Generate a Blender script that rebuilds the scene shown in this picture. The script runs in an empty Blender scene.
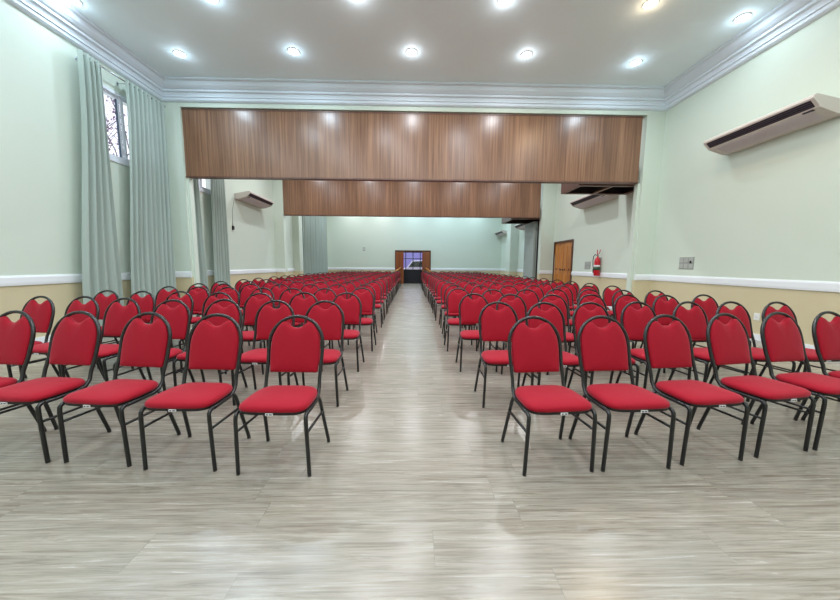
import bpy, bmesh, math, random
from mathutils import Vector, Matrix
random.seed(7)
C = bpy.context.scene.collection
PI = math.pi
def R(a): return math.radians(a)

# ---------------------------------------------------------------- materials
def lin(c):
    return tuple((x/12.92 if x <= .04045 else ((x+.055)/1.055)**2.4) for x in [v/255 for v in c]) + (1,)
def mat(name, rgb, rough=.5, metal=0, spec=.5, emit=None, estr=0, bump=None, noise=None):
    m = bpy.data.materials.new(name); m.use_nodes = True
    nt = m.node_tree; b = nt.nodes['Principled BSDF']
    col = lin(rgb); b.inputs['Base Color'].default_value = col
    b.inputs['Roughness'].default_value = rough; b.inputs['Metallic'].default_value = metal
    b.inputs['Specular IOR Level'].default_value = spec
    if emit:
        b.inputs['Emission Color'].default_value = lin(emit); b.inputs['Emission Strength'].default_value = estr
    if bump or noise:
        tc = nt.nodes.new('ShaderNodeTexCoord'); n = nt.nodes.new('ShaderNodeTexNoise')
        n.inputs['Scale'].default_value = (bump or noise)[0]; n.inputs['Detail'].default_value = 4
        nt.links.new(tc.outputs['Object'], n.inputs['Vector'])
        if bump:
            bp = nt.nodes.new('ShaderNodeBump'); bp.inputs['Strength'].default_value = bump[1]; bp.inputs['Distance'].default_value = .002
            nt.links.new(n.outputs['Fac'], bp.inputs['Height']); nt.links.new(bp.outputs['Normal'], b.inputs['Normal'])
        if noise:
            mx = nt.nodes.new('ShaderNodeMix'); mx.data_type = 'RGBA'
            mx.inputs['A'].default_value = tuple(v*(1-noise[1]) for v in col[:3])+(1,)
            mx.inputs['B'].default_value = tuple(min(1, v*(1+noise[1])) for v in col[:3])+(1,)
            nt.links.new(n.outputs['Fac'], mx.inputs['Factor']); nt.links.new(mx.outputs['Result'], b.inputs['Base Color'])
    return m
M = {}
M['wall'] = mat('wall_paint', (208, 219, 206), .55, bump=(60, .12), noise=(.7, .02))
M['dado'] = mat('dado_paint', (208, 196, 162), .5, bump=(60, .1), noise=(.9, .03))
M['ceil'] = mat('ceiling_paint', (236, 250, 255), .6)
M['white'] = mat('white_gloss', (236, 240, 244), .35)
M['cornice'] = mat('cornice_white', (220, 230, 240), .5)
M['fabric'] = mat('red_fabric', (156, 3, 32), .8, spec=.3, bump=(420, .35), noise=(14, .08))
fb = M['fabric'].node_tree.nodes['Principled BSDF']; fb.inputs['Sheen Weight'].default_value = .25; fb.inputs['Sheen Roughness'].default_value = .4; fb.inputs['Sheen Tint'].default_value = (1, .55, .62, 1)
M['black'] = mat('black_tube', (16, 17, 18), .32, spec=.6)
M['pan'] = mat('seat_pan', (20, 14, 16), .6)
M['plate'] = mat('label_white', (225, 222, 225), .4)
M['dark'] = mat('dark_print', (25, 22, 24), .5)
M['steel'] = mat('steel', (170, 174, 176), .25, metal=.9)
M['ac'] = mat('ac_plastic', (206, 198, 190), .45)
M['acdark'] = mat('ac_louvre', (32, 26, 34), .5)
M['acvane'] = mat('ac_vane', (84, 76, 90), .5)
M['shell'] = mat('ac_top', (214, 206, 212), .4)
M['grey'] = mat('socket_grey', (150, 154, 148), .5)
M['module'] = mat('module_grey', (172, 176, 170), .5)
M['socket'] = mat('socket_white', (232, 236, 232), .4)
M['extred'] = mat('extinguisher_red', (200, 16, 36), .3, spec=.6)
M['green'] = mat('extinguisher_label', (44, 84, 56), .5)
M['rubber'] = mat('hose_black', (22, 22, 22), .5)
M['pink'] = mat('horn_red', (190, 40, 56), .4)
M['partition'] = mat('partition_vinyl', (150, 158, 152), .5, noise=(3, .06))
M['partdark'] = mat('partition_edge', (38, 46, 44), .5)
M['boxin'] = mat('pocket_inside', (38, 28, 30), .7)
M['pvc'] = mat('window_frame_white', (226, 230, 238), .35)
M['pvcdark'] = mat('window_gasket', (60, 78, 100), .5)
M['doorframe'] = mat('dark_timber', (84, 46, 22), .5, noise=(9, .2))
M['glassdark'] = mat('door_metal', (26, 30, 38), .4)
M['bark'] = mat('bark', (72, 56, 66), .9)
M['leaf'] = mat('purple_leaf', (120, 84, 118), .8)
M['car'] = mat('car_paint', (212, 208, 226), .25, spec=.7)
M['carglass'] = mat('car_glass', (20, 24, 34), .15)
M['outwall'] = mat('outside_wall', (140, 132, 204), .8)
M['pave'] = mat('outside_paving', (96, 96, 112), .8)
M['bush'] = mat('bush_leaf', (34, 46, 44), .9)

def wood(name, dark, light, horizontal=False, rough=.28, scale=26, seed=0.):
    m = bpy.data.materials.new(name); m.use_nodes = True
    nt = m.node_tree; b = nt.nodes['Principled BSDF']; L = nt.links
    tc = nt.nodes.new('ShaderNodeTexCoord'); mp = nt.nodes.new('ShaderNodeMapping')
    mp.inputs['Location'].default_value = (seed, seed, 0)
    mp.inputs['Scale'].default_value = (scale, scale, .55) if not horizontal else (.7, scale, scale)
    n = nt.nodes.new('ShaderNodeTexNoise'); n.inputs['Scale'].default_value = 1; n.inputs['Detail'].default_value = 5; n.inputs['Roughness'].default_value = .62
    n2 = nt.nodes.new('ShaderNodeTexNoise'); n2.inputs['Scale'].default_value = .09; n2.inputs['Detail'].default_value = 2
    r = nt.nodes.new('ShaderNodeValToRGB'); r.color_ramp.elements[0].position = .33; r.color_ramp.elements[1].position = .68
    r.color_ramp.elements[0].color = lin(dark); r.color_ramp.elements[1].color = lin(light)
    mx = nt.nodes.new('ShaderNodeMix'); mx.data_type = 'RGBA'; mx.blend_type = 'MULTIPLY'; mx.inputs['Factor'].default_value = .5
    r2 = nt.nodes.new('ShaderNodeValToRGB'); r2.color_ramp.elements[0].color = (.62, .55, .5, 1); r2.color_ramp.elements[1].color = (1.2, 1.15, 1.1, 1)
    r2.color_ramp.elements[0].position = .35; r2.color_ramp.elements[1].position = .65
    L.new(tc.outputs['Object'], mp.inputs['Vector']); L.new(mp.outputs['Vector'], n.inputs['Vector']); L.new(mp.outputs['Vector'], n2.inputs['Vector'])
    L.new(n.outputs['Fac'], r.inputs['Fac']); L.new(n2.outputs['Fac'], r2.inputs['Fac'])
    L.new(r.outputs['Color'], mx.inputs['A']); L.new(r2.outputs['Color'], mx.inputs['B']); L.new(mx.outputs['Result'], b.inputs['Base Color'])
    b.inputs['Roughness'].default_value = rough; b.inputs['Specular IOR Level'].default_value = .6
    return m
M['veneer'] = wood('wood_veneer', (106, 74, 57), (158, 120, 92), rough=.29)
M['veneerdark'] = wood('wood_veneer_dark', (84, 56, 46), (122, 84, 68), rough=.4)
M['door'] = wood('door_timber', (150, 84, 30), (214, 146, 66), rough=.4, scale=16, seed=3.)
M['doorred'] = wood('door_timber_red', (116, 54, 24), (170, 96, 48), rough=.4, scale=16, seed=5.)

def floor_material():
    m = bpy.data.materials.new('vinyl_plank'); m.use_nodes = True
    nt = m.node_tree; b = nt.nodes['Principled BSDF']; L = nt.links; N = nt.nodes.new
    tc = N('ShaderNodeTexCoord')
    br = N('ShaderNodeTexBrick'); br.inputs['Scale'].default_value = 1
    br.inputs['Brick Width'].default_value = 1.25; br.inputs['Row Height'].default_value = .19
    br.inputs['Mortar Size'].default_value = .0018; br.inputs['Mortar Smooth'].default_value = .2; br.inputs['Bias'].default_value = 0
    br.offset = 0; br.squash = 1
    br.inputs['Color1'].default_value = (.0, .0, .0, 1); br.inputs['Color2'].default_value = (1, 1, 1, 1); br.inputs['Mortar'].default_value = (.5, .5, .5, 1)
    so = N('ShaderNodeSeparateXYZ'); L.new(tc.outputs['Object'], so.inputs[0])
    dv = N('ShaderNodeMath'); dv.operation = 'DIVIDE'; dv.inputs[1].default_value = .19; L.new(so.outputs[1], dv.inputs[0])
    fl = N('ShaderNodeMath'); fl.operation = 'FLOOR'; L.new(dv.outputs[0], fl.inputs[0])
    wn = N('ShaderNodeTexWhiteNoise'); wn.noise_dimensions = '1D'; L.new(fl.outputs[0], wn.inputs['W'])
    ma = N('ShaderNodeMath'); ma.operation = 'MULTIPLY_ADD'; ma.inputs[1].default_value = 1.25; L.new(wn.outputs['Value'], ma.inputs[0]); L.new(so.outputs[0], ma.inputs[2])
    cx = N('ShaderNodeCombineXYZ'); L.new(ma.outputs[0], cx.inputs[0]); L.new(so.outputs[1], cx.inputs[1])
    L.new(cx.outputs[0], br.inputs['Vector'])
    # per-plank shift of the grain
    sx = N('ShaderNodeSeparateColor'); L.new(br.outputs['Color'], sx.inputs['Color'])
    cm = N('ShaderNodeCombineXYZ')
    mu = N('ShaderNodeMath'); mu.operation = 'MULTIPLY'; mu.inputs[1].default_value = 7.3; L.new(sx.outputs[0], mu.inputs[0])
    L.new(mu.outputs[0], cm.inputs[2])
    va = N('ShaderNodeVectorMath'); va.operation = 'ADD'; L.new(tc.outputs['Object'], va.inputs[0]); L.new(cm.outputs[0], va.inputs[1])
    mp = N('ShaderNodeMapping'); mp.inputs['Scale'].default_value = (1.4, 34, 1); L.new(va.outputs[0], mp.inputs['Vector'])
    n = N('ShaderNodeTexNoise'); n.inputs['Scale'].default_value = 1.5; n.inputs['Detail'].default_value = 8; n.inputs['Roughness'].default_value = .72; n.inputs['Distortion'].default_value = 1.1
    L.new(mp.outputs[0], n.inputs['Vector'])
    # cathedral rings
    mp2 = N('ShaderNodeMapping'); mp2.inputs['Scale'].default_value = (.9, 7, 1); L.new(va.outputs[0], mp2.inputs['Vector'])
    n3 = N('ShaderNodeTexNoise'); n3.inputs['Scale'].default_value = .9; n3.inputs['Detail'].default_value = 3; n3.inputs['Distortion'].default_value = .6
    L.new(mp2.outputs[0], n3.inputs['Vector'])
    ml = N('ShaderNodeMath'); ml.operation = 'MULTIPLY'; ml.inputs[1].default_value = 46; L.new(n3.outputs['Fac'], ml.inputs[0])
    sn = N('ShaderNodeMath'); sn.operation = 'SINE'; L.new(ml.outputs[0], sn.inputs[0])
    ramp = N('ShaderNodeValToRGB'); ramp.color_ramp.elements[0].position = .3; ramp.color_ramp.elements[1].position = .72
    ramp.color_ramp.elements[0].color = lin((112, 100, 86)); ramp.color_ramp.elements[1].color = lin((172, 167, 157))
    e = ramp.color_ramp.elements.new(.5); e.color = lin((148, 141, 128))
    L.new(n.outputs['Fac'], ramp.inputs['Fac'])
    mr = N('ShaderNodeMapRange'); mr.inputs['From Min'].default_value = -1; mr.inputs['To Min'].default_value = .94; mr.inputs['To Max'].default_value = 1.05
    L.new(sn.outputs[0], mr.inputs['Value'])
    mr2 = N('ShaderNodeMapRange'); mr2.inputs['To Min'].default_value = .95; mr2.inputs['To Max'].default_value = 1.05
    L.new(sx.outputs[0], mr2.inputs['Value'])
    mm = N('ShaderNodeMath'); mm.operation = 'MULTIPLY'; L.new(mr.outputs[0], mm.inputs[0]); L.new(mr2.outputs[0], mm.inputs[1])
    # mortar darkening (plank seams)
    mr3 = N('ShaderNodeMapRange'); mr3.inputs['To Min'].default_value = 1; mr3.inputs['To Max'].default_value = .84
    L.new(br.outputs['Fac'], mr3.inputs['Value'])
    mm2 = N('ShaderNodeMath'); mm2.operation = 'MULTIPLY'; L.new(mm.outputs[0], mm2.inputs[0]); L.new(mr3.outputs[0], mm2.inputs[1])
    vs = N('ShaderNodeVectorMath'); vs.operation = 'SCALE'; L.new(ramp.outputs['Color'], vs.inputs[0]); L.new(mm2.outputs[0], vs.inputs['Scale'])
    L.new(vs.outputs[0], b.inputs['Base Color'])
    rr = N('ShaderNodeMapRange'); rr.inputs['To Min'].default_value = .16; rr.inputs['To Max'].default_value = .34; L.new(n.outputs['Fac'], rr.inputs['Value'])
    L.new(rr.outputs[0], b.inputs['Roughness'])
    b.inputs['Specular IOR Level'].default_value = .85
    bp = N('ShaderNodeBump'); bp.inputs['Strength'].default_value = .12; bp.inputs['Distance'].default_value = .002; L.new(n.outputs['Fac'], bp.inputs['Height']); L.new(bp.outputs[0], b.inputs['Normal'])
    return m
M['floor'] = floor_material()

def curtain_material():
    m = bpy.data.materials.new('curtain_fabric'); m.use_nodes = True
    nt = m.node_tree; L = nt.links; out = nt.nodes['Material Output']; nt.nodes.remove(nt.nodes['Principled BSDF'])
    d = nt.nodes.new('ShaderNodeBsdfDiffuse'); t = nt.nodes.new('ShaderNodeBsdfTranslucent'); mx = nt.nodes.new('ShaderNodeMixShader')
    d.inputs[0].default_value = lin((194, 207, 198)); t.inputs[0].default_value = lin((212, 220, 222)); mx.inputs[0].default_value = .4
    L.new(d.outputs[0], mx.inputs[1]); L.new(t.outputs[0], mx.inputs[2]); L.new(mx.outputs[0], out.inputs[0])
    return m
M['curtain'] = curtain_material()
def glass_material(name='window_glass', tint=(1, 1, 1, 1)):
    m = bpy.data.materials.new(name); m.use_nodes = True
    nt = m.node_tree; L = nt.links; out = nt.nodes['Material Output']; nt.nodes.remove(nt.nodes['Principled BSDF'])
    t = nt.nodes.new('ShaderNodeBsdfTransparent'); t.inputs[0].default_value = tint
    g = nt.nodes.new('ShaderNodeBsdfGlossy'); g.inputs['Roughness'].default_value = .02; mx = nt.nodes.new('ShaderNodeMixShader'); mx.inputs[0].default_value = .06
    L.new(t.outputs[0], mx.inputs[1]); L.new(g.outputs[0], mx.inputs[2]); L.new(mx.outputs[0], out.inputs[0])
    return m
M['glass'] = glass_material()
M['lens'] = mat('lamp_lens', (250, 252, 255), .4, emit=(240, 248, 255), estr=22)
M['lenswarm'] = mat('lamp_lens_warm', (255, 250, 240), .4, emit=(255, 206, 150), estr=22)
M['lensoff'] = mat('lamp_ring', (235, 235, 235), .4)

# ---------------------------------------------------------------- mesh builder
class MB:
    def __init__(s): s.v = []; s.f = []; s.mi = []; s.sm = []
    def add(s, vs, fs, mi=0, smooth=False):
        b = len(s.v); s.v += [tuple(v) for v in vs]
        for f in fs: s.f.append(tuple(b+i for i in f)); s.mi.append(mi); s.sm.append(smooth)
    def box(s, a, b, mi=0):
        x0, y0, z0 = a; x1, y1, z1 = b
        vs = [(x0,y0,z0),(x1,y0,z0),(x1,y1,z0),(x0,y1,z0),(x0,y0,z1),(x1,y0,z1),(x1,y1,z1),(x0,y1,z1)]
        s.add(vs, [(0,3,2,1),(4,5,6,7),(0,1,5,4),(1,2,6,5),(2,3,7,6),(3,0,4,7)], mi)
    def tube(s, pts, r, n=8, mi=0, closed=False):
        pts = [Vector(p) for p in pts]; m = len(pts); prev = None; rings = []
        for i, p in enumerate(pts):
            a = pts[i-1] if i > 0 else (pts[-1] if closed else pts[0]); b = pts[i+1] if i < m-1 else (pts[0] if closed else pts[-1])
            t = (b-a).normalized()
            if prev is None:
                u = t.orthogonal().normalized()
            else:
                u = (prev - t*prev.dot(t)).normalized()
            prev = u; w = t.cross(u)
            rr = r[i] if isinstance(r, (list, tuple)) else r
            rings.append([p + (u*math.cos(2*PI*k/n) + w*math.sin(2*PI*k/n))*rr for k in range(n)])
        vs = [v for q in rings for v in q]; fs = []
        for i in range(m if closed else m-1):
            j = (i+1) % m
            for k in range(n): fs.append((i*n+k, i*n+(k+1) % n, j*n+(k+1) % n, j*n+k))
        s.add(vs, fs, mi, True)
        if not closed:
            s.add(rings[0], [tuple(range(n))[::-1]], mi); s.add(rings[-1], [tuple(range(n))], mi)
    def lathe(s, prof, c=(0,0,0), n=20, mi=0, axis='z'):
        vs = []; fs = []
        for (r, z) in prof:
            for k in range(n):
                a = 2*PI*k/n; q = (r*math.cos(a), r*math.sin(a), z)
                if axis == 'y': q = (q[0], q[2], q[1])
                if axis == 'x': q = (q[2], q[0], q[1])
                vs.append((c[0]+q[0], c[1]+q[1], c[2]+q[2]))
        for i in range(len(prof)-1):
            for k in range(n): fs.append((i*n+k, i*n+(k+1) % n, (i+1)*n+(k+1) % n, (i+1)*n+k))
        s.add(vs, fs, mi, True)
        s.add(vs[:n], [tuple(range(n))[::-1]], mi); s.add(vs[-n:], [tuple(range(n))], mi)
    def prism(s, prof, path_axis, a, b, mi=0):
        """extrude a closed 2D profile along one axis from a to b"""
        n = len(prof); vs = []
        for t in (a, b):
            for (p, q) in prof:
                vs.append({'x': (t, p, q), 'y': (p, t, q), 'z': (p, q, t)}[path_axis])
        fs = [(k, (k+1) % n, n+(k+1) % n, n+k) for k in range(n)] + [tuple(range(n))[::-1], tuple(range(n, 2*n))]
        s.add(vs, fs, mi)
    def mesh(s, name, mats):
        me = bpy.data.meshes.new(name); me.from_pydata(s.v, [], s.f)
        for m in mats: me.materials.append(m)
        me.polygons.foreach_set('material_index', s.mi); me.polygons.foreach_set('use_smooth', s.sm)
        bm = bmesh.new(); bm.from_mesh(me); bmesh.ops.remove_doubles(bm, verts=bm.verts, dist=1e-6)
        bmesh.ops.recalc_face_normals(bm, faces=bm.faces); bm.to_mesh(me); bm.free(); me.update()
        return me
    def build(s, name, mats, parent=None, loc=(0,0,0), bevel=0):
        if not isinstance(mats, (list, tuple)): mats = [mats]
        o = bpy.data.objects.new(name, s.mesh(name, mats)); C.objects.link(o); o.location = loc
        if parent: o.parent = parent
        if bevel:
            md = o.modifiers.new('bevel', 'BEVEL'); md.width = bevel; md.segments = 2; md.limit_method = 'ANGLE'
        return o
def tag(o, label, cat, group=None):
    o['label'] = label; o['category'] = cat
    if group: o['group'] = group
    return o
def empty(name, loc, label, cat, group=None, rz=0):
    o = bpy.data.objects.new(name, None); C.objects.link(o); o.location = loc; o.rotation_euler = (0, 0, rz); o.empty_display_size = .1
    return tag(o, label, cat, group)
def struct(o): o['kind'] = 'structure'; return o
def part(name, mats, parent, fn, loc=(0,0,0), bevel=0):
    b = MB(); fn(b); return b.build(name, mats, parent, loc, bevel)

# ---------------------------------------------------------------- room dimensions
XL, XR = -5.62, 5.82           # side walls
YB, Y1, Y2, Y3 = -4.6, 7.60, 13.12, 21.0
ZC = 5.15                      # ceiling
T = .3
ZD = .90                       # top of the painted dado
b = MB(); b.box((XL-T, YB-T, -.12), (XR+T, Y3+T, 0)); struct(b.build('floor', M['floor']))
b = MB(); b.box((XL-T, YB-T, ZC), (XR+T, Y3+T, ZC+.15)); struct(b.build('ceiling', M['ceil']))

def wall_with_holes(name, axis, pos, thick, a0, a1, holes):
    """wall along axis ('y': plane x=pos..pos+thick, 'x': plane y=..), beige up to ZD, pale green above; holes=(a,b,z0,z1)"""
    b = MB()
    cuts = sorted({a0, a1} | {h[0] for h in holes} | {h[1] for h in holes})
    for p, q in zip(cuts, cuts[1:]):
        spans = [(0, ZC)]
        for h in holes:
            if h[0] < q-1e-6 and h[1] > p+1e-6:
                ns = []
                for (u, v) in spans:
                    if h[3] <= u or h[2] >= v: ns.append((u, v)); continue
                    if h[2] > u: ns.append((u, h[2]))
                    if h[3] < v: ns.append((h[3], v))
                spans = ns
        for (u, v) in spans:
            for (s0, s1, mi) in ((u, min(v, ZD), 1), (max(u, ZD), v, 0)):
                if s1 <= s0+1e-6: continue
                lo, hi = sorted((pos, pos+thick))
                if axis == 'y': b.box((lo, p, s0), (hi, q, s1), mi)
                else: b.box((p, lo, s0), (q, hi, s1), mi)
    return struct(b.build(name, [M['wall'], M['dado']]))
WIN1 = (5.93, 7.32, 3.15, 4.42); WIN2 = (8.12, 9.42, 3.15, 4.36); WIN3 = (16.3, 17.7, 3.15, 4.36); WIN4 = (18.3, 19.8, 3.15, 4.36)
DR = (11.55, 12.98, 0, 2.12)
DF = (-1.12, 1.08, 0, 2.1)
wall_with_holes('wall_left', 'y', XL, -T, YB, Y3, [WIN1, WIN2, WIN3, WIN4])
wall_with_holes('wall_right', 'y', XR, T, YB, Y3, [DR])
wall_with_holes('wall_far', 'x', Y3, T, XL-T, XR+T, [DF])
wall_with_holes('wall_rear', 'x', YB, -T, XL-T, XR+T, [])
OL1, OR1, OL2, OR2 = -5.24, 5.40, -5.24, 5.27
wall_with_holes('wall_middle', 'x', Y1, .24, XL, XR, [(OL1, OR1, 0, 4.70)])
wall_with_holes('wall_inner', 'x', Y2, .24, XL, XR, [(OL2, OR2, 0, 4.70)])
# pilasters in the last bay
wall_with_holes('wall_stub_left', 'y', XL, .30, 15.05, 15.5, [])
wall_with_holes('wall_stub_right', 'y', XR, -.45, 17.6, 18.3, [])
# slim jamb casings of the two openings
n_trim = 0
def trim(fn, m, bevel=0):
    global n_trim
    n_trim += 1
    b = MB(); fn(b); return struct(b.build('trim_%d' % n_trim, m, bevel=bevel))
trim(lambda b: b.box((OR1-.05, Y1+.07, 0), (OR1, Y1+.2, 3.19)), M['wall'])
trim(lambda b: b.box((OL1, Y1+.07, 0), (OL1+.05, Y1+.2, 3.19)), M['wall'])
# cornice profile (d = distance from the wall, z)
CP = [(0, ZC), (.33, ZC), (.33, ZC-.035), (.285, ZC-.05), (.25, ZC-.11), (.20, ZC-.15), (.165, ZC-.165), (.165, ZC-.20), (.12, ZC-.215), (.10, ZC-.255), (.10, ZC-.285), (.075, ZC-.29), (.07, ZC-.335), (.045, ZC-.355), (0, ZC-.365)]
def cornice(x, y0, y1, side):
    trim(lambda b: b.prism([(x+side*d, z) for d, z in CP], 'y', y0, y1), M['cornice'])
def cornice_x(y, x0, x1, side):
    trim(lambda b: b.prism([(y+side*d, z) for d, z in CP], 'x', x0, x1), M['cornice'])
for (a, c_) in ((YB, Y1), (Y1+.24, Y2), (Y2+.24, Y3)):
    cornice(XL, a, c_, 1); cornice(XR, a, c_, -1)
cornice_x(Y1, XL, XR, -1); cornice_x(YB, XL, XR, 1); cornice_x(Y2, XL, XR, -1); cornice_x(Y3, XL, XR, -1)
# dado rails
def rail_prof(side, x): return [(x, .885), (x+side*.022, .89), (x+side*.028, .925), (x+side*.028, 1.0), (x+side*.018, 1.025), (x, 1.03)]
for a, c_ in ((YB, Y1), (Y1+.24, Y2), (Y2+.24, Y3)):
    trim(lambda b: b.prism(rail_prof(1, XL), 'y', a, c_), M['white'])
for a, c_ in ((YB, Y1), (Y1+.24, DR[0]-.06), (Y2+.24, Y3)):
    trim(lambda b: b.prism(rail_prof(-1, XR), 'y', a, c_), M['white'])
for y, x0, x1 in ((Y1, XL, OL1), (Y1, OR1, XR), (Y2, XL, OL2), (Y2, OR2, XR), (Y3, XL, DF[0]-.08), (Y3, DF[1]+.08, XR)):
    trim(lambda b: b.prism(rail_prof(-1, y), 'x', x0, x1), M['white'])
def base(name, fn):
    b = MB(); fn(b); struct(b.build(name, M['white']))
base('baseboard_left', lambda b: [b.box((XL, a, 0), (XL+.018, c_, .10)) for a, c_ in ((YB, Y1), (Y1+.24, Y2), (Y2+.24, Y3))])
base('baseboard_right', lambda b: [b.box((XR-.018, a, 0), (XR, c_, .10)) for a, c_ in ((YB, Y1), (Y1+.24, DR[0]-.06), (Y2+.25, Y3))])
base('baseboard_middle', lambda b: [b.box((x0, Y1-.018, 0), (x1, Y1, .10)) for x0, x1 in ((XL, OL1), (OR1, XR))])
base('baseboard_far', lambda b: [b.box((x0, Y3-.018, 0), (x1, Y3, .10)) for x0, x1 in ((XL, DF[0]-.08), (DF[1]+.08, XR))])

# ---------------------------------------------------------------- windows
def window(idx, W, npane=2, split=None):
    y0, y1, z0, z1 = W; f = .055; x = XL-.04
    fr = MB()
    fr.box((x-.06, y0, z0), (x+.05, y1, z0+f)); fr.box((x-.06, y0, z1-f), (x+.05, y1, z1))
    fr.box((x-.06, y0, z0+f), (x+.05, y0+f, z1-f)); fr.box((x-.06, y1-f, z0+f), (x+.05, y1, z1-f))
    fr.box((x+.03, y0-.04, z0-.045), (XL+.025, y1+.04, z0))          # sill lip
    w = fr.build('window_%d' % idx, M['pvc']); struct(w)
    split = split or (y0+y1)/2
    for k in range(2):
        a, c_ = ((y0+f, split), (split, y1-f))[k]; xs = x-.02+.035*(k % 2)
        s = MB()
        g = .045
        s.box((xs-.015, a, z0+f), (xs+.015, c_, z0+f+g)); s.box((xs-.015, a, z1-f-g), (xs+.015, c_, z1-f))
        s.box((xs-.015, a, z0+f+g), (xs+.015, a+g, z1-f-g)); s.box((xs-.015, c_-g, z0+f+g), (xs+.015, c_, z1-f-g))
        s.box((xs-.016, c_-g-.012, z0+f+g), (xs+.0155, c_-g, z1-f-g), 1)
        so = s.build('window_sash', [M['pvc'], M['pvcdark']], w)
        part('window_pane', M['glass'], so, lambda b: b.box((xs-.003, a+g, z0+f+g), (xs+.003, c_-g-.012, z1-f-g)))
window(1, WIN1, split=6.56); window(2, WIN2); window(3, WIN3); window(4, WIN4)

# ---------------------------------------------------------------- curtains
def curtain(yt0, yt1, yb0, yb1, label, folds, rod_z=4.60, x=-5.42, zb=.02, seed=0, group='pale green curtains along the left wall', amp=.058):
    rnd = random.Random(seed)
    ph = [rnd.uniform(-.5, .5) for _ in range(folds+2)]; am = [rnd.uniform(.7, 1.25) for _ in range(folds+2)]
    nu, nv = folds*10, 22; z1 = rod_z+.035
    def P(i, j, off):
        u = i/nu; v = j/nv; z = z1+(zb-z1)*v
        s = v*v*(3-2*v)
        y0 = yt0+(yb0-yt0)*s; y1 = yt1+(yb1-yt1)*s
        a = u*folds; k = int(a); fr = a-k
        amp_ = amp*(am[k]*(1-fr)+am[k+1]*fr)*(1-.25*v)
        p = 2*PI*a + (ph[k]*(1-fr)+ph[k+1]*fr)*(1.2+2.2*v)
        yy = y0+(y1-y0)*u + .012*math.sin(5*v+k)*v
        xx = x+amp_*math.sin(p)+.010*math.sin(2.3*p+4*v)*v+off
        return (xx, yy, z)
    m = MB()
    for off in (0, .004):
        vs = [P(i, j, off) for j in range(nv+1) for i in range(nu+1)]
        fs = [(j*(nu+1)+i, j*(nu+1)+i+1, (j+1)*(nu+1)+i+1, (j+1)*(nu+1)+i) for j in range(nv) for i in range(nu)]
        m.add(vs, fs, 0, True)
    o = m.build('curtain', M['curtain']); tag(o, label, 'curtain', group)
    # eyelets along the rod, where the cloth crosses it
    for k in range(folds):
        yy = yt0+(yt1-yt0)*(k+.5)/folds
        e = MB(); e.tube([(x+.0+.026*math.cos(t*2*PI/14), yy, rod_z+.026*math.sin(t*2*PI/14)) for t in range(14)], .006, 6, 0, True)
        e.build('eyelet', M['steel'], o)
    return o
curtain(5.61, 5.97, 5.28, 5.96, 'narrow pale green curtain gathered at the near side of the first window', 4, seed=3, amp=.06)
curtain(6.44, 7.36, 6.16, 7.28, 'wide pale green curtain drawn over the far half of the first window, beside the corner', 9, seed=5)
curtain(7.95, 8.32, 8.0, 8.46, 'pale green curtain just behind the first wooden header, near side of the second window', 4, seed=8)
curtain(8.86, 9.46, 8.74, 9.50, 'pale green curtain between the second window and the left air conditioner', 6, seed=12)
curtain(15.75, 17.7, 15.7, 17.75, 'grey green curtain in the last bay, next to the narrow wall pier', 9, seed=15, amp=.10)
curtain(17.9, 20.1, 17.9, 20.1, 'grey green curtain in the last bay, next to the far wall corner', 9, seed=19, amp=.10)
def rod(y0, y1, label):
    t = empty('curtain_rod', (-5.42, y0, 4.60), label, 'curtain rod', 'steel curtain rods on the left wall')
    part('rod', M['steel'], t, lambda b: b.tube([(0, 0, 0), (0, y1-y0, 0)], .013, 10))
    for yy in (0, y1-y0):
        sgn = -1 if yy == 0 else 1
        part('finial', M['steel'], t, lambda b: b.lathe([(.006, 0), (.024, .006*1), (.028, .02), (.022, .036), (.006, .042)] if sgn > 0 else [(.006, -.042), (.022, -.036), (.028, -.02), (.024, -.006), (.006, 0)], (0, yy, 0), 14, axis='y'))
    for yy in (.12, (y1-y0)/2, y1-y0-.12):
        part('bracket', M['steel'], t, lambda b: (b.box((-.2, yy-.008, -.012), (0, yy+.008, -.004)), b.box((-.2, yy-.02, -.04), (-.194, yy+.02, .03))))
rod(5.66, 7.36, 'steel curtain rod across the first window at the left')
rod(7.92, 9.52, 'steel curtain rod across the second window, behind the first header')
rod(15.7, 20.2, 'long steel curtain rod in the last bay')

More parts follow.
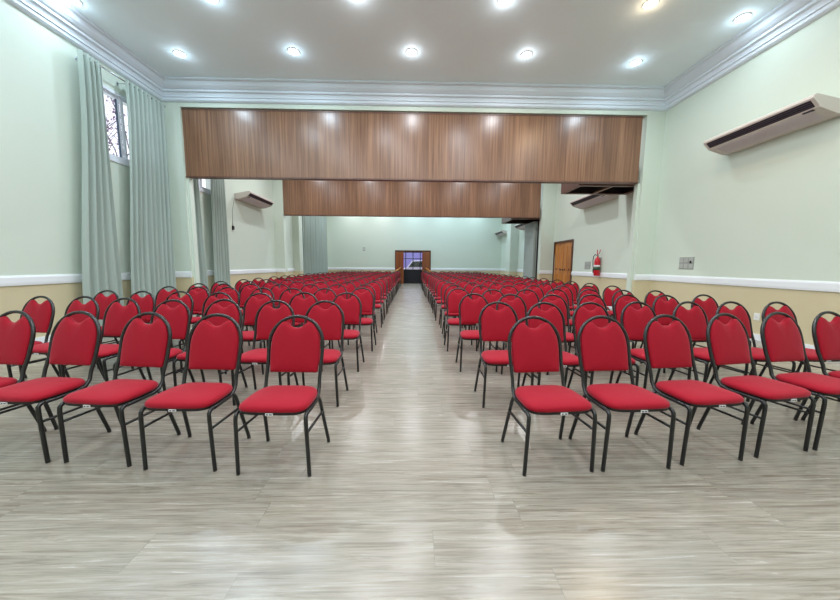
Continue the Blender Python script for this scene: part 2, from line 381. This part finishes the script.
# ---------------------------------------------------------------- wood headers + partition pockets
def header(x0, x1, y, z0, z1, label, nb):
    t = empty('wooden_header', ((x0+x1)/2, y, z0), label, 'header panel', 'wood veneer header panels')
    w = (x1-x0)
    part('veneer_panel', M['veneer'], t, lambda b: b.box((-w/2, 0, .03), (w/2, .12, z1-z0-.03)))
    part('bottom_rail', M['veneerdark'], t, lambda b: b.box((-w/2, -.012, 0), (w/2, .13, .03)))
    part('top_rail', M['veneerdark'], t, lambda b: b.box((-w/2, -.008, z1-z0-.03), (w/2, .125, z1-z0)))
    return t
header(OL1+.003, OR1-.075, Y1+.05, 3.19, 4.685, 'wide dark wood veneer header across the first opening', 0)
header(OL2+.003, OR2-.07, Y2+.05, 3.18, 4.66, 'smaller looking wood veneer header across the second opening, further back', 0)
def pocket(x0, x1, y0, y1, z0, h, label, bar=None):
    t = empty('partition_pocket', (x0, y0, z0), label, 'partition housing', 'dark housings hanging behind the headers')
    W, D = x1-x0, y1-y0; f = .07
    part('side_panel', M['veneerdark'], t, lambda b: b.box((0, 0, 0), (.03, D, h)))
    part('side_panel', M['veneerdark'], t, lambda b: b.box((W-.03, 0, 0), (W, D, h)))
    part('back_panel', M['veneerdark'], t, lambda b: b.box((.03, D-.03, 0), (W-.03, D, h)))
    part('front_panel', M['veneerdark'], t, lambda b: b.box((.03, 0, 0), (W-.03, .03, h)))
    part('top_board', M['boxin'], t, lambda b: b.box((.03, .03, h-.03), (W-.03, D-.03, h)))
    def rim(b):
        b.box((.03, .03, 0), (.03+f, D-.03, .02)); b.box((W-.03-f, .03, 0), (W-.03, D-.03, .02))
        b.box((.03+f, D-.03-f, 0), (W-.03-f, D-.03, .02)); b.box((.03+f, .03, 0), (W-.03-f, .03+f, .02))
    part('rim', M['veneerdark'], t, rim)
    part('inside_lining', M['boxin'], t, lambda b: (b.box((.032, .032, .022), (.036, D-.032, h-.03)), b.box((W-.036, .032, .022), (W-.032, D-.032, h-.03)), b.box((.04, D-.036, .022), (W-.04, D-.032, h-.03))))
    if bar: part('cross_bar', M['veneer'], t, lambda b: b.box((bar-.035, .03, -.004), (bar+.035, D-.03, .03)))
pocket(4.02, XR-.02, 7.845, 8.80, 3.17, .5, 'open bottomed dark wood housing behind the first header at the right', .86)
pocket(4.08, 5.6, 13.37, 14.85, 3.15, .5, 'small dark wood housing behind the second header, above the folded grey partition')

# folded partition in the last bay
t = empty('folding_partition', (5.10, 13.5, 0), 'grey folded partition panels stacked at the right behind the second header', 'folding partition')
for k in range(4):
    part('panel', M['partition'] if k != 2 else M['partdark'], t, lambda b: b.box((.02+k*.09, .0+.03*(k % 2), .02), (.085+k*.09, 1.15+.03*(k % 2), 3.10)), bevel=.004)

# ---------------------------------------------------------------- air conditioners
def aircon(wx, side, y0, y1, z, label):
    """under-ceiling unit on a side wall; side=-1: hangs on the right wall"""
    t = empty('air_conditioner', (wx, (y0+y1)/2, z), label, 'air conditioner', 'long wall mounted air conditioners')
    L_ = (y1-y0)/2; s = side
    prof = [(0, .01), (.015, 0), (.12, .0), (.39, .085), (.40, .105), (.475, .18), (.49, .20), (.485, .235), (.455, .255), (0, .17)]
    part('casing', [M['ac']], t, lambda b: b.prism([(s*d, zz) for d, zz in prof], 'y', -L_+.03, L_-.03), bevel=.006)
    for e in (-1, 1):
        part('end_cap', M['ac'], t, lambda b: b.prism([(s*d*1.012, zz*1.01-.002) for d, zz in prof], 'y', e*L_-(.03 if e > 0 else 0), e*L_+(.03 if e < 0 else 0)), bevel=.008)
    # air outlet recess along the front lower edge
    part('outlet', M['acdark'], t, lambda b: b.prism([(s*.402, .101), (s*.479, .178), (s*.46, .20), (s*.385, .115)], 'y', -L_+.05, L_-.05))
    for k in range(3):
        part('louvre', M['acvane'], t, lambda b: b.prism([(s*(.414+.022*k), .114+k*.0215), (s*(.420+.022*k), .108+k*.0215), (s*(.424+.022*k), .112+k*.0215), (s*(.416+.022*k), .119+k*.0215)], 'y', -L_+.055, L_-.055))
    part('intake_grille', M['shell'], t, lambda b: [b.prism([(s*(.15+q*.028), 0.315*(.02+q*.028)-.004), (s*(.162+q*.028), 0.315*(.032+q*.028)-.004), (s*(.162+q*.028), 0.315*(.032+q*.028)+.003), (s*(.15+q*.028), 0.315*(.02+q*.028)+.003)], 'y', -L_+.12, L_-.12) for q in range(8)])
    part('logo_badge', M['acdark'], t, lambda b: b.box((s*.35, -L_+.08, .07) if s > 0 else (-.388, -L_+.08, .07), (s*.388, -L_+.2, .086) if s > 0 else (-.35, -L_+.2, .086)))
    return t
aircon(XR, -1, 4.36, 5.98, 3.28, 'big beige air conditioner on the near right wall')
aircon(XR, -1, 9.1, 10.95, 3.16, 'air conditioner on the right wall behind the first header, above the fire extinguisher')
aircon(XL, 1, 10.33, 12.05, 3.25, 'beige air conditioner on the left wall between the curtains and second header')
aircon(XR, -1, 15.1, 16.9, 3.10, 'air conditioner on the right wall under the second header, before the wall pier')
aircon(XR, -1, 19.3, 20.95, 3.12, 'farthest air conditioner on the right wall, next to the far wall')
# isolator switch with its cable under the left unit
t = empty('isolator_switch', (XL, 10.12, 2.33), 'small black switch with thin cable under the left air conditioner', 'switch')
part('switch_body', M['dark'], t, lambda b: b.box((0, -.04, -.06), (.04, .04, .06)), bevel=.006)
part('cable', M['grey'], t, lambda b: b.tube([(.012, 0, .06), (.012, .02, .5), (.012, .12, .8), (.012, .2, .95)], .007, 6))

# ---------------------------------------------------------------- wall plates
def plate(loc, w, h, label, grey=True, dark=False, axis=-1, name='socket_plate'):
    t = empty(name, loc, label, 'wall plate')
    m = M['grey'] if grey else M['socket']
    part('frame', m, t, lambda b: b.box((-.012, -w/2, -h/2), (0, w/2, h/2)), bevel=.004)
    if grey:
        for r_ in range(2):
            for c_ in range(3):
                yy = -w/2+w*(c_+.5)/3; zz = -h/4+r_*h/2
                part('module', M['module'], t, lambda b: b.box((-.018, yy-w*.13, zz-h*.2), (-.012, yy+w*.13, zz+h*.2)), bevel=.002)
        if dark: part('toggle', M['dark'], t, lambda b: b.box((-.034, -w/2+w*.13, -h*.02), (-.018, -w/2+w*.22, h*.2)), bevel=.004)
    else:
        part('module', M['plate'], t, lambda b: b.lathe([(.022, -.017), (.022, -.012)], (0, 0, 0), 16, axis='x'))
plate((XR, 6.64, 1.30), .36, .25, 'grey switch panel with black toggle on the near right wall', dark=True)
plate((XR, 10.47, 1.25), .34, .24, 'small grey panel on the right wall beside the fire extinguisher')
plate((XR, 5.15, .39), .09, .12, 'white wall socket low on the near right wall, nearer of two', False)
plate((XR, 5.42, .39), .09, .12, 'white wall socket low on the near right wall, farther of two', False)
t = empty('wall_plate', (-3.23, Y3, 2.24), 'small pale plate on the far wall left of the door', 'wall plate')
part('cover', M['grey'], t, lambda b: b.box((-.07, -.015, -.11), (.07, 0, .11)), bevel=.004)
part('button', M['socket'], t, lambda b: b.box((-.03, -.022, -.05), (.03, -.015, .05)))

# ---------------------------------------------------------------- fire extinguisher
t = empty('fire_extinguisher', (XR-.11, 9.74, .93), 'red fire extinguisher hanging on the right wall by the wooden door', 'fire extinguisher')
cy = part('cylinder', M['extred'], t, lambda b: b.lathe([(.02, 0), (.075, .0), (.085, .02), (.085, .44), (.075, .50), (.045, .54), (.03, .56), (.03, .59)], (0, 0, 0), 24))
part('label_band', [M['green'], M['plate']], cy, lambda b: (b.lathe([(.0862, .17), (.0862, .27)], (0, 0, 0), 24, 0), b.lathe([(.0866, .27), (.0866, .33)], (0, 0, 0), 24, 1)))
part('valve', M['steel'], t, lambda b: b.lathe([(.026, .58), (.026, .63), (.018, .65)], (0, 0, 0), 14))
part('handle', M['pink'], t, lambda b: (b.tube([(0, 0, .64), (-.03, -.03, .68), (-.05, -.05, .80)], .013, 8), b.tube([(0, .02, .64), (.02, -.06, .70), (.02, -.09, .80)], .012, 8)))
part('hose', M['rubber'], t, lambda b: b.tube([(0, .02, .62), (-.02, .10, .66), (-.03, .17, .60), (-.03, .19, .45), (-.03, .17, .30), (-.03, .14, .2)], .012, 8))
part('nozzle', M['rubber'], t, lambda b: b.lathe([(.014, .08), (.022, .2), (.012, .22)], (-.03, .14, 0), 10))
part('bracket', M['steel'], t, lambda b: b.box((.04, -.03, .50), (.11, .03, .56)))

# ---------------------------------------------------------------- right side door
def panelled_leaf(b, x0, y0, y1, z0, z1, rows=((.12, .42), (.50, .93)), nx=2, mi=0):
    b.box((x0-.02, y0, z0), (x0+.02, y1, z1), mi)
    w = y1-y0; h = z1-z0
    for (a, c_) in rows:
        for k in range(nx):
            ya = y0+w*(.1+k*.45 if nx == 2 else .15); yb = ya+w*(.35 if nx == 2 else .7)
            b.box((x0-.034, ya, z0+h*a), (x0+.034, yb, z0+h*c_), mi)
d = MB(); y0, y1, z0, z1 = DR
d.box((XR-.03, y0-.07, 0), (XR+.1, y0, z1+.07)); d.box((XR-.03, y1, 0), (XR+.1, y1+.07, z1+.07)); d.box((XR-.03, y0, z1), (XR+.1, y1, z1+.07))
dr = struct(d.build('door_1', M['doorframe'], bevel=.006))
for k, (a, c_) in enumerate(((y0, (y0+y1)/2-.004), ((y0+y1)/2+.004, y1))):
    lf = part('door_leaf', M['door'], dr, lambda b: panelled_leaf(b, XR+.03, a, c_, .01, z1), bevel=.005)
    part('knob', M['doorframe'], lf, lambda b: b.lathe([(.012, -.05), (.03, -.045), (.034, -.03), (.02, -.015), (.02, 0)], (XR+.0, (c_-.09) if k == 0 else (a+.09), 1.08), 14, axis='x'))
    for ya in (a+(c_-a)*.27, a+(c_-a)*.73):
        part('rosette', M['doorframe'], lf, lambda b: b.lathe([(.01, -.012), (.04, -.008), (.045, 0)], (XR-.004, ya, 1.10), 14, axis='x'))

# ---------------------------------------------------------------- far door: open timber leaves, glass doors, outside
x0, x1, z0, z1 = DF
d = MB(); d.box((x0-.08, Y3-.03, 0), (x0, Y3+T, z1+.08)); d.box((x1, Y3-.03, 0), (x1+.08, Y3+T, z1+.08)); d.box((x0, Y3-.03, z1), (x1, Y3+T, z1+.08))
df = struct(d.build('door_2', M['doorframe'], bevel=.006))
def leaf(xh, ang, sgn):
    b = MB(); w = .62
    b.box((0, -.02, .01), (sgn*w, .02, z1-.02) if sgn > 0 else (0, .02, z1-.02)) if sgn > 0 else b.box((-w, -.02, .01), (0, .02, z1-.02))
    for (a, c_) in ((.1, .42), (.5, .94)):
        xa, xb = (.09, .53) if sgn > 0 else (-.53, -.09)
        b.box((xa, -.034, z1*a), (xb, .034, z1*c_))
    o = b.build('door_leaf', M['doorred'], df, (xh, Y3-.04, 0), bevel=.005); o.rotation_euler = (0, 0, ang)
    part('handle', M['steel'], o, lambda q: q.tube([(sgn*.55, -.03, 1.0), (sgn*.55, -.08, 1.0), (sgn*.55, -.08, 1.15), (sgn*.55, -.03, 1.15)], .01, 8))
leaf(x0+.0, R(-38), 1); leaf(x1-.0, R(38), -1)
# glass doors inside the opening
g = MB(); gy = Y3+.2
g.box((x0, gy, z1-.06), (x1, gy+.05, z1)); g.box((x0, gy, 0), (x1, gy+.05, .1))
for xx in (x0, -.52, -.04, .44, x1-.06): g.box((xx, gy, .1), (xx+.05, gy+.05, z1-.06))
g.box((x0, gy, .86), (x1, gy+.05, .93)); g.box((x0, gy, 1.62), (x1, gy+.05, 1.66)); g.box((x0+.05, gy+.015, .1), (x1-.05, gy+.035, .86))
gd = struct(g.build('door_3', M['glassdark']))
part('door_pane', M['glass'], gd, lambda b: b.box((x0+.05, gy+.02, .93), (x1-.05, gy+.028, z1-.06)))
for sx, lb in ((-1, 'left'), (1, 'right')):
    t = empty('handrail', (sx*1.0, Y3-.35, 0), 'sloping golden wooden handrail at the %s jamb of the far door' % lb, 'handrail', 'handrails at the far door')
    t.location.x = -1.02 if sx < 0 else 1.0
    xo = sx*.26
    part('rail', M['door'], t, lambda b: b.tube([(-sx*.30, .25, 1.12), (sx*.20, -.9, .74)], .045, 8))
    part('post', M['door'], t, lambda b: b.box((sx*.20-.035, -.935, 0), (sx*.20+.035, -.865, .72)))
    part('post', M['door'], t, lambda b: b.box((-sx*.28-.035, .13, 0), (-sx*.28+.035, .2, 1.08)))
# outside behind the far door
b = MB(); b.box((-9, Y3+T, -.3), (9, 34, -.12)); o = struct(b.build('ground', M['pave']))
b = MB(); b.box((-9, 33, -.12), (9, 33.3, 3.3)); o = struct(b.build('wall_outside', M['outwall']))
def car(loc):
    t = empty('parked_car', loc, 'pale parked car seen through the glass of the far door', 'car')
    W = .85
    side = [(-2.0, .28), (-2.05, .75), (-1.9, 1.02), (-1.3, 1.12), (-.85, 1.72), (.9, 1.78), (1.5, 1.2), (1.95, 1.08), (2.05, .75), (2.0, .28)]
    part('body', M['car'], t, lambda b: b.prism(side, 'y', -W, W), bevel=.06)
    part('side_window', M['carglass'], t, lambda b: b.prism([(-1.14, 1.17), (-.8, 1.64), (.82, 1.70), (1.26, 1.2)], 'y', -W-.01, W+.01))
    for xx in (-1.25, 1.25):
        for yy in (-W+.05, W-.05):
            part('wheel', M['rubber'], t, lambda b: b.lathe([(.2, -.1), (.32, -.08), (.32, .08), (.2, .1)], (xx, yy, .32), 20, axis='y'))
car((.75, 27.6, -.12))
def blob(name, loc, r, mname, label, cat, n=420, trunk=None):
    t = empty(name, loc, label, cat)
    rnd = random.Random(len(label)); m = MB()
    for k in range(n):
        d_ = Vector((rnd.gauss(0, 1), rnd.gauss(0, 1), rnd.gauss(0, 1))).normalized()*r*rnd.uniform(.4, 1)
        d_.z = d_.z*.8+r*.8
        u = Vector((rnd.gauss(0, 1), rnd.gauss(0, 1), rnd.gauss(0, 1))).normalized(); w = u.orthogonal().normalized(); s_ = r*.13
        m.add([d_-u*s_, d_+w*s_*.5, d_+u*s_, d_-w*s_*.5], [(0, 1, 2, 3)])
    m.build('foliage', M[mname], t); part('stem', M['bark'], t, lambda b: b.tube([(0, 0, 0), (0, 0, r*.9)], .05, 8))
blob('garden_bush', (-2.4, 31.2, -.12), 1.1, 'bush', 'dark bush outside behind the glass door', 'bush')

# tree outside the first window
t = empty('garden_tree', (-9.1, 10.0, -2.0), 'thin branched tree with small purple leaves outside the first window', 'tree')
rnd = random.Random(4); tb = MB(); tl = MB()
def branch(p, d, r, l, depth):
    pts = [p]; q = p.copy()
    for k in range(4):
        d = (d+Vector((rnd.uniform(-.22, .22), rnd.uniform(-.22, .22), rnd.uniform(-.08, .16)))).normalized(); q = q+d*l/4; pts.append(q.copy())
    tb.tube(pts, [r*(1-.12*k) for k in range(5)], 6)
    if depth == 0:
        for k in range(5):
            c_ = pts[rnd.randint(1, 4)]+Vector((rnd.uniform(-.2, .2), rnd.uniform(-.2, .2), rnd.uniform(-.2, .2)))
            u = Vector((rnd.gauss(0, 1), rnd.gauss(0, 1), rnd.gauss(0, 1))).normalized(); w = u.orthogonal().normalized()
            tl.add([c_-u*.05, c_+w*.028, c_+u*.05, c_-w*.028], [(0, 1, 2, 3)])
        return
    for k in range(3 if depth > 1 else 4):
        nd = (d+Vector((rnd.uniform(-.8, .8), rnd.uniform(-.8, .8), rnd.uniform(-.25, .5)))).normalized()
        branch(pts[rnd.randint(2, 4)], nd, r*.55, l*.72, depth-1)
tb.tube([(0, 0, 0), (.05, .02, 2.0), (0, .05, 3.9)], [.13, .11, .09], 8)
for _k in range(5): branch(Vector((0, .05, 3.2+.17*_k)), Vector((rnd.uniform(-.6, .6), rnd.uniform(-.7, .7), 1)).normalized(), .05, 2.3, 3)
tb.build('trunk', M['bark'], t); tl.build('leaves', M['leaf'], t)

# ---------------------------------------------------------------- chairs
def smooth_outline(pts, it=2):
    for _ in range(it):
        q = []
        n = len(pts)
        for i in range(n):
            a, b_ = pts[i], pts[(i+1) % n]
            q.append((a[0]*.75+b_[0]*.25, a[1]*.75+b_[1]*.25)); q.append((a[0]*.25+b_[0]*.75, a[1]*.25+b_[1]*.75))
        pts = q
    return pts
def seat_mesh():
    half = [(0, -.203), (.115, -.203), (.172, -.190), (.197, -.157), (.201, -.10), (.197, .02), (.180, .08), (.155, .112), (.12, .125), (0, .128)]
    out = half + [(-x, y) for x, y in half[-2:0:-1]]
    out = smooth_outline(out, 1); n = len(out)
    m = MB(); rings = []
    for (s, z) in ((.93, .386), (.985, .390), (1.0, .401), (.985, .413), (.93, .423), (.8, .431), (.55, .436), (.25, .438)):
        rings.append([(x*s, -.01+(y+.01)*s, z+(.004*(1-s))) for x, y in out])
    vs = [v for r_ in rings for v in r_]; fs = []
    for i in range(len(rings)-1):
        for k in range(n): fs.append((i*n+k, i*n+(k+1) % n, (i+1)*n+(k+1) % n, (i+1)*n+k))
    fs.append(tuple((len(rings)-1)*n+k for k in range(n)))
    m.add(vs, fs, 0, True)
    # board under the upholstery
    b0 = [(x*.955, -.01+(y+.01)*.975, .374) for x, y in out]; b1 = [(x*.955, -.01+(y+.01)*.975, .392) for x, y in out]
    m.add(b0+b1, [(k, (k+1) % n, n+(k+1) % n, n+k) for k in range(n)]+[tuple(range(n))[::-1]], 1)
    return m
def lean(z): return .125+(z-.40)*.26
def back_mesh():
    half = [(0, .503), (.12, .503), (.158, .503), (.160, .52), (.165, .60), (.166, .68), (.158, .735), (.138, .785), (.114, .818), (.096, .831), (.074, .829), (.052, .811), (.030, .793), (0, .787)]
    out = half + [(-x, z) for x, z in half[-2:0:-1]]
    out = smooth_outline(out, 1); n = len(out); cz = .64; m = MB(); rings = []
    for (s, t_) in ((1.0, 0), (.985, .010), (.94, .017), (.82, .022), (.55, .026), (.2, .028)):
        rings.append([(x*s, lean(cz+(z-cz)*s)-t_, cz+(z-cz)*s) for x, z in out])
    back = [[(x*s, lean(cz+(z-cz)*s)+t_, cz+(z-cz)*s) for x, z in out] for (s, t_) in ((.985, .008), (.9, .012), (.3, .014))]
    allr = back[::-1]+rings
    vs = [v for r_ in allr for v in r_]; fs = []
    for i in range(len(allr)-1):
        for k in range(n): fs.append((i*n+k, i*n+(k+1) % n, (i+1)*n+(k+1) % n, (i+1)*n+k))
    fs.append(tuple(range(n))); fs.append(tuple((len(allr)-1)*n+k for k in range(n)))
    m.add(vs, fs, 0, True)
    return m
TR = .0116
def frame_mesh():
    m = MB()
    def sidepts(s):
        return [(s*.199, -.165, .372), (s*.198, -.10, .370), (s*.19, .03, .368), (s*.182, .085, .380), (s*.177, .118, .415), (s*.176, .132, .47), (s*.178, lean(.56), .56), (s*.181, lean(.64), .64)]
    arc = [(.181*math.cos(a), lean(.685+.178*math.sin(a)), .685+.178*math.sin(a)) for a in [PI*k/16 for k in range(17)]]
    pts = sidepts(1)+arc+sidepts(-1)[::-1]
    m.tube(pts, TR, 8)
    m.tube([(-.19, .03, .366), (.19, .03, .366)], .009, 6)
    return m
def front_leg(s):
    m = MB()
    m.tube([(s*.199, -.150, .3725), (s*.1995, -.172, .369), (s*.200, -.184, .356), (s*.201, -.186, .326), (s*.208, -.178, .02), (s*.2085, -.177, 0)], TR, 8)
    return m
def rear_leg(s):
    m = MB()
    m.tube([(s*.182, .075, .372), (s*.188, .095, .33), (s*.21, .176, .02), (s*.211, .178, 0)], TR, 8)
    return m
def stretcher(s):
    m = MB(); m.tube([(s*.203, -.183, .262), (s*.198, .115, .255)], .008, 6); return m
PT = [('seat', seat_mesh(), [M['fabric'], M['pan']]), ('backrest', back_mesh(), [M['fabric']]), ('frame', frame_mesh(), [M['black']]),
      ('leg', front_leg(-1), [M['black']]), ('leg', front_leg(1), [M['black']]), ('leg', rear_leg(-1), [M['black']]), ('leg', rear_leg(1), [M['black']]),
      ('stretcher', stretcher(-1), [M['black']]), ('stretcher', stretcher(1), [M['black']])]
MESHES = [(n_, m_.mesh('chair_'+n_, mm)) for n_, m_, mm in PT]
pl = MB(); pl.box((-.02, -.2035, .372), (.022, -.1985, .386)); pl.box((-.015, -.2042, .376), (-.004, -.2034, .382), 1); pl.box((.002, -.2042, .376), (.017, -.2034, .382), 1)
PLATE = pl.mesh('chair_label', [M['plate'], M['dark']])
far = MB()
for (n_, m_, mm) in PT:
    base_i = len(far.v); far.v += m_.v
    for f, mi, sm in zip(m_.f, m_.mi, m_.sm):
        far.f.append(tuple(base_i+i for i in f)); far.mi.append({'seat': 0 if mi == 0 else 1, 'backrest': 0}.get(n_, 1)); far.sm.append(sm)
FAR = far.mesh('chair_whole', [M['fabric'], M['black']])
CG = 'red chairs standing in rows on both sides of the aisle'
def chair(x, y, rz, label, detail, plated):
    if not detail:
        o = bpy.data.objects.new('banquet_chair', FAR); C.objects.link(o); o.location = (x, y, 0); o.rotation_euler = (0, 0, rz)
        return tag(o, label, 'chair', CG)
    t = empty('banquet_chair', (x, y, 0), label, 'chair', CG, rz)
    for n_, me in MESHES:
        o = bpy.data.objects.new(n_, me); C.objects.link(o); o.parent = t
        if n_ == 'seat' and plated:
            p = bpy.data.objects.new('label_plate', PLATE); C.objects.link(p); p.parent = o
    return t
ORD = 'front second third fourth fifth sixth seventh eighth ninth tenth eleventh twelfth thirteenth fourteenth fifteenth sixteenth seventeenth eighteenth nineteenth twentieth twenty-first'.split()
SEATW = ['at the aisle', 'second from the aisle', 'third from the aisle', 'fourth from the aisle', 'fifth from the aisle', 'sixth from the aisle', 'seventh from the aisle']
rowsL = {0: [(-.796, 1.903, -.038), (-1.367, 1.956, -.041), (-1.895, 2.016, -.10), (-2.42, 2.057, -.10), (-2.89, 2.07, -.12)],
         1: [(-.85, 2.80, -.02), (-1.33, 2.82, -.03), (-1.87, 2.89, -.05), (-2.32, 2.83, -.03), (-2.91, 2.97, -.08), (-3.45, 3.11, -.10), (-3.90, 3.11, -.12)],
         2: [(-.83, 3.70, -.02), (-1.36, 3.71, -.02), (-1.86, 3.61, -.04), (-2.37, 3.65, -.03), (-2.95, 3.79, -.06), (-3.42, 3.79, -.08), (-3.93, 3.87, -.08)],
         3: [(-.78, 4.56, -.02), (-1.30, 4.42, -.02), (-1.76, 4.40, .0), (-2.24, 4.48, -.04), (-2.81, 4.59, -.05), (-3.24, 4.60, -.05), (-3.74, 4.65, -.06)]}
rowsR = {0: [(.850, 1.900, .074), (1.339, 1.928, .051), (1.858, 1.992, .10), (2.395, 2.074, .16), (2.89, 2.145, .13), (3.37, 2.20, .13)],
         1: [(.82, 2.77, .0), (1.27, 2.75, .02), (1.73, 2.77, .03), (2.25, 2.84, .05), (2.80, 2.87, .08), (3.26, 2.89, .06), (3.74, 2.89, .06)],
         2: [(.76, 3.69, -.01), (1.20, 3.61, .02), (1.72, 3.59, .03), (2.23, 3.64, .02), (2.69, 3.64, .04), (3.16, 3.61, .05), (3.72, 3.69, .06)],
         3: [(.70, 4.56, .02), (1.18, 4.40, .0), (1.71, 4.46, .02), (2.20, 4.54, .03), (2.70, 4.52, .02), (3.06, 4.40, .04), (3.58, 4.34, .05)]}
colL = [-.84, -1.34, -1.84, -2.32, -2.84, -3.32, -3.80]; colR = [.73, 1.22, 1.72, 2.20, 2.68, 3.16, 3.64]
rnd = random.Random(21)
for r_ in range(21):
    for side, rows, col, sd in (('left', rowsL, colL, -1), ('right', rowsR, colR, 1)):
        if r_ in rows: L_ = rows[r_]
        else:
            yy = 5.40+(r_-4)*.83
            drift = -.004*(r_-4) if sd < 0 else -.006*(r_-4)
            L_ = [(c_*(1+.008*min(r_-4, 6))+drift+rnd.uniform(-.025, .025), yy+rnd.uniform(-.05, .05), rnd.uniform(-.05, .05)) for c_ in col]
        px = 0
        for k, (x, y, a) in enumerate(L_):
            x = sd*max(abs(x), abs(px)+.45) if k else x
            px = x
            lab = 'red padded chair left of the aisle, %s row, %s' if sd < 0 else 'red padded chair right of the aisle, %s row, %s'
            chair(x, y, a, lab % (ORD[r_], SEATW[k]), r_ < 9, r_ < 2)

# ---------------------------------------------------------------- downlights
lamps = [(-5.15, 5.33, 'cool'), (-3.03, 5.22, 'cool'), (-.85, 5.12, 'n'), (1.35, 5.13, 'n'), (3.55, 5.13, 'warm'), (5.20, 5.35, 'cool'),
         (-4.42, 6.52, 'cool'), (-2.24, 6.38, 'cool'), (-.05, 6.33, 'n'), (2.10, 6.33, 'n'), (4.29, 6.49, 'cool')]
cols = {'cool': (.68, .86, 1.0), 'n': (.92, .95, 1.0), 'warm': (1.0, .74, .48)}
LABL = ['recessed ceiling light nearest the left cornice, front staggered row', 'recessed ceiling light second from the left, cut by the picture top', 'recessed ceiling light faint at the top, left of the aisle line',
        'recessed ceiling light at the picture top, right of the aisle line', 'orange tinted recessed ceiling light near the top right', 'recessed ceiling light nearest the right cornice',
        'recessed ceiling light leftmost in the row before the header', 'recessed ceiling light second in the row before the header', 'recessed ceiling light middle of the row before the header',
        'recessed ceiling light fourth in the row before the header', 'recessed ceiling light rightmost in the row before the header']
P = 17
def area(x, y, z, col, p, size=.15):
    l = bpy.data.lights.new('downlight_lamp', 'AREA'); l.shape = 'DISK'; l.size = size; l.energy = p; l.color = col
    o = bpy.data.objects.new('downlight_lamp', l); C.objects.link(o); o.location = (x, y, z); return o
def halo(x, y, col):  # extra point light added below each downlight to brighten the ceiling around it
    l = bpy.data.lights.new('downlight_glow', 'POINT'); l.shadow_soft_size = .05; l.energy = 2.2; l.color = col
    o = bpy.data.objects.new('downlight_glow', l); C.objects.link(o); o.location = (x, y, ZC-.10)
for (x, y, k), lb in zip(lamps, LABL):
    t = empty('downlight', (x, y, ZC), lb, 'ceiling light', 'round recessed ceiling lights')
    part('ring', M['lensoff'], t, lambda b: b.tube([(.098*math.cos(a*2*PI/24), .098*math.sin(a*2*PI/24), -.004) for a in range(24)], .011, 8, 0, True))
    part('lens', M['lenswarm'] if k == 'warm' else M['lens'], t, lambda b: b.lathe([(.078, -.010), (.078, -.001)], (0, 0, 0), 24))
    halo(x, y, cols[k])
    area(x, y, ZC-.032, cols[k], P*(.36 if abs(x) > 5 else 1.0 if abs(x) > 4 else 1.25))
for yy in (4.0, 2.7, 1.4, 0, -1.4, -3.0):
    for i, xx in enumerate((-4.4, -2.2, 0, 2.15, 4.35)):
        area(xx+(.0 if int(yy) % 2 else -.4), yy, ZC-.02, cols['cool'] if xx < -3 else cols['n'], P*(.9 if abs(xx) > 3 else 1.3))
for yy in (9.2, 11.6):
    for xx in (-4.2, -2.0, 0, 2.1, 4.2): area(xx, yy, ZC-.02, cols['n'], P*2.1)
for yy in (14.4, 16.4, 18.4, 20.2):
    for xx in (-4.0, -2.0, 0, 2.0, 4.0): area(xx, yy, ZC-.02, cols['cool'] if xx >= 0 else cols['n'], P*1.45)

# ---------------------------------------------------------------- daylight
w = bpy.data.worlds.new('sky'); bpy.context.scene.world = w; w.use_nodes = True
bg = w.node_tree.nodes['Background']; bg.inputs[0].default_value = (.86, .88, 1.0, 1); bg.inputs[1].default_value = 1.6

# ---------------------------------------------------------------- camera
f, pitch, yaw, roll, H = 315.518, .10993, .022199, .007092, 1.21662
cd = bpy.data.cameras.new('camera'); cam = bpy.data.objects.new('camera', cd); C.objects.link(cam)
cd.sensor_fit = 'HORIZONTAL'; cd.sensor_width = 36; cd.lens = f/840*36; cd.clip_start = .05; cd.clip_end = 200
fwd = Vector((math.sin(yaw)*math.cos(pitch), math.cos(yaw)*math.cos(pitch), -math.sin(pitch)))
right = Vector((math.cos(yaw), -math.sin(yaw), 0)); up = right.cross(fwd)
r2 = math.cos(roll)*right+math.sin(roll)*up; u2 = -math.sin(roll)*right+math.cos(roll)*up
mw = Matrix((r2, u2, -fwd)).transposed().to_4x4(); mw.translation = (0, 0, H); cam.matrix_world = mw
s = bpy.context.scene; s.camera = cam
s.view_settings.view_transform = 'Standard'; s.view_settings.look = 'None'; s.view_settings.gamma = 1; s.view_settings.exposure = .05
s.render.engine = 'CYCLES'
s.cycles.max_bounces = 10; s.cycles.diffuse_bounces = 6; s.cycles.glossy_bounces = 4; s.cycles.transparent_max_bounces = 16; s.cycles.use_denoising = True
s.cycles.sample_clamp_indirect = 8
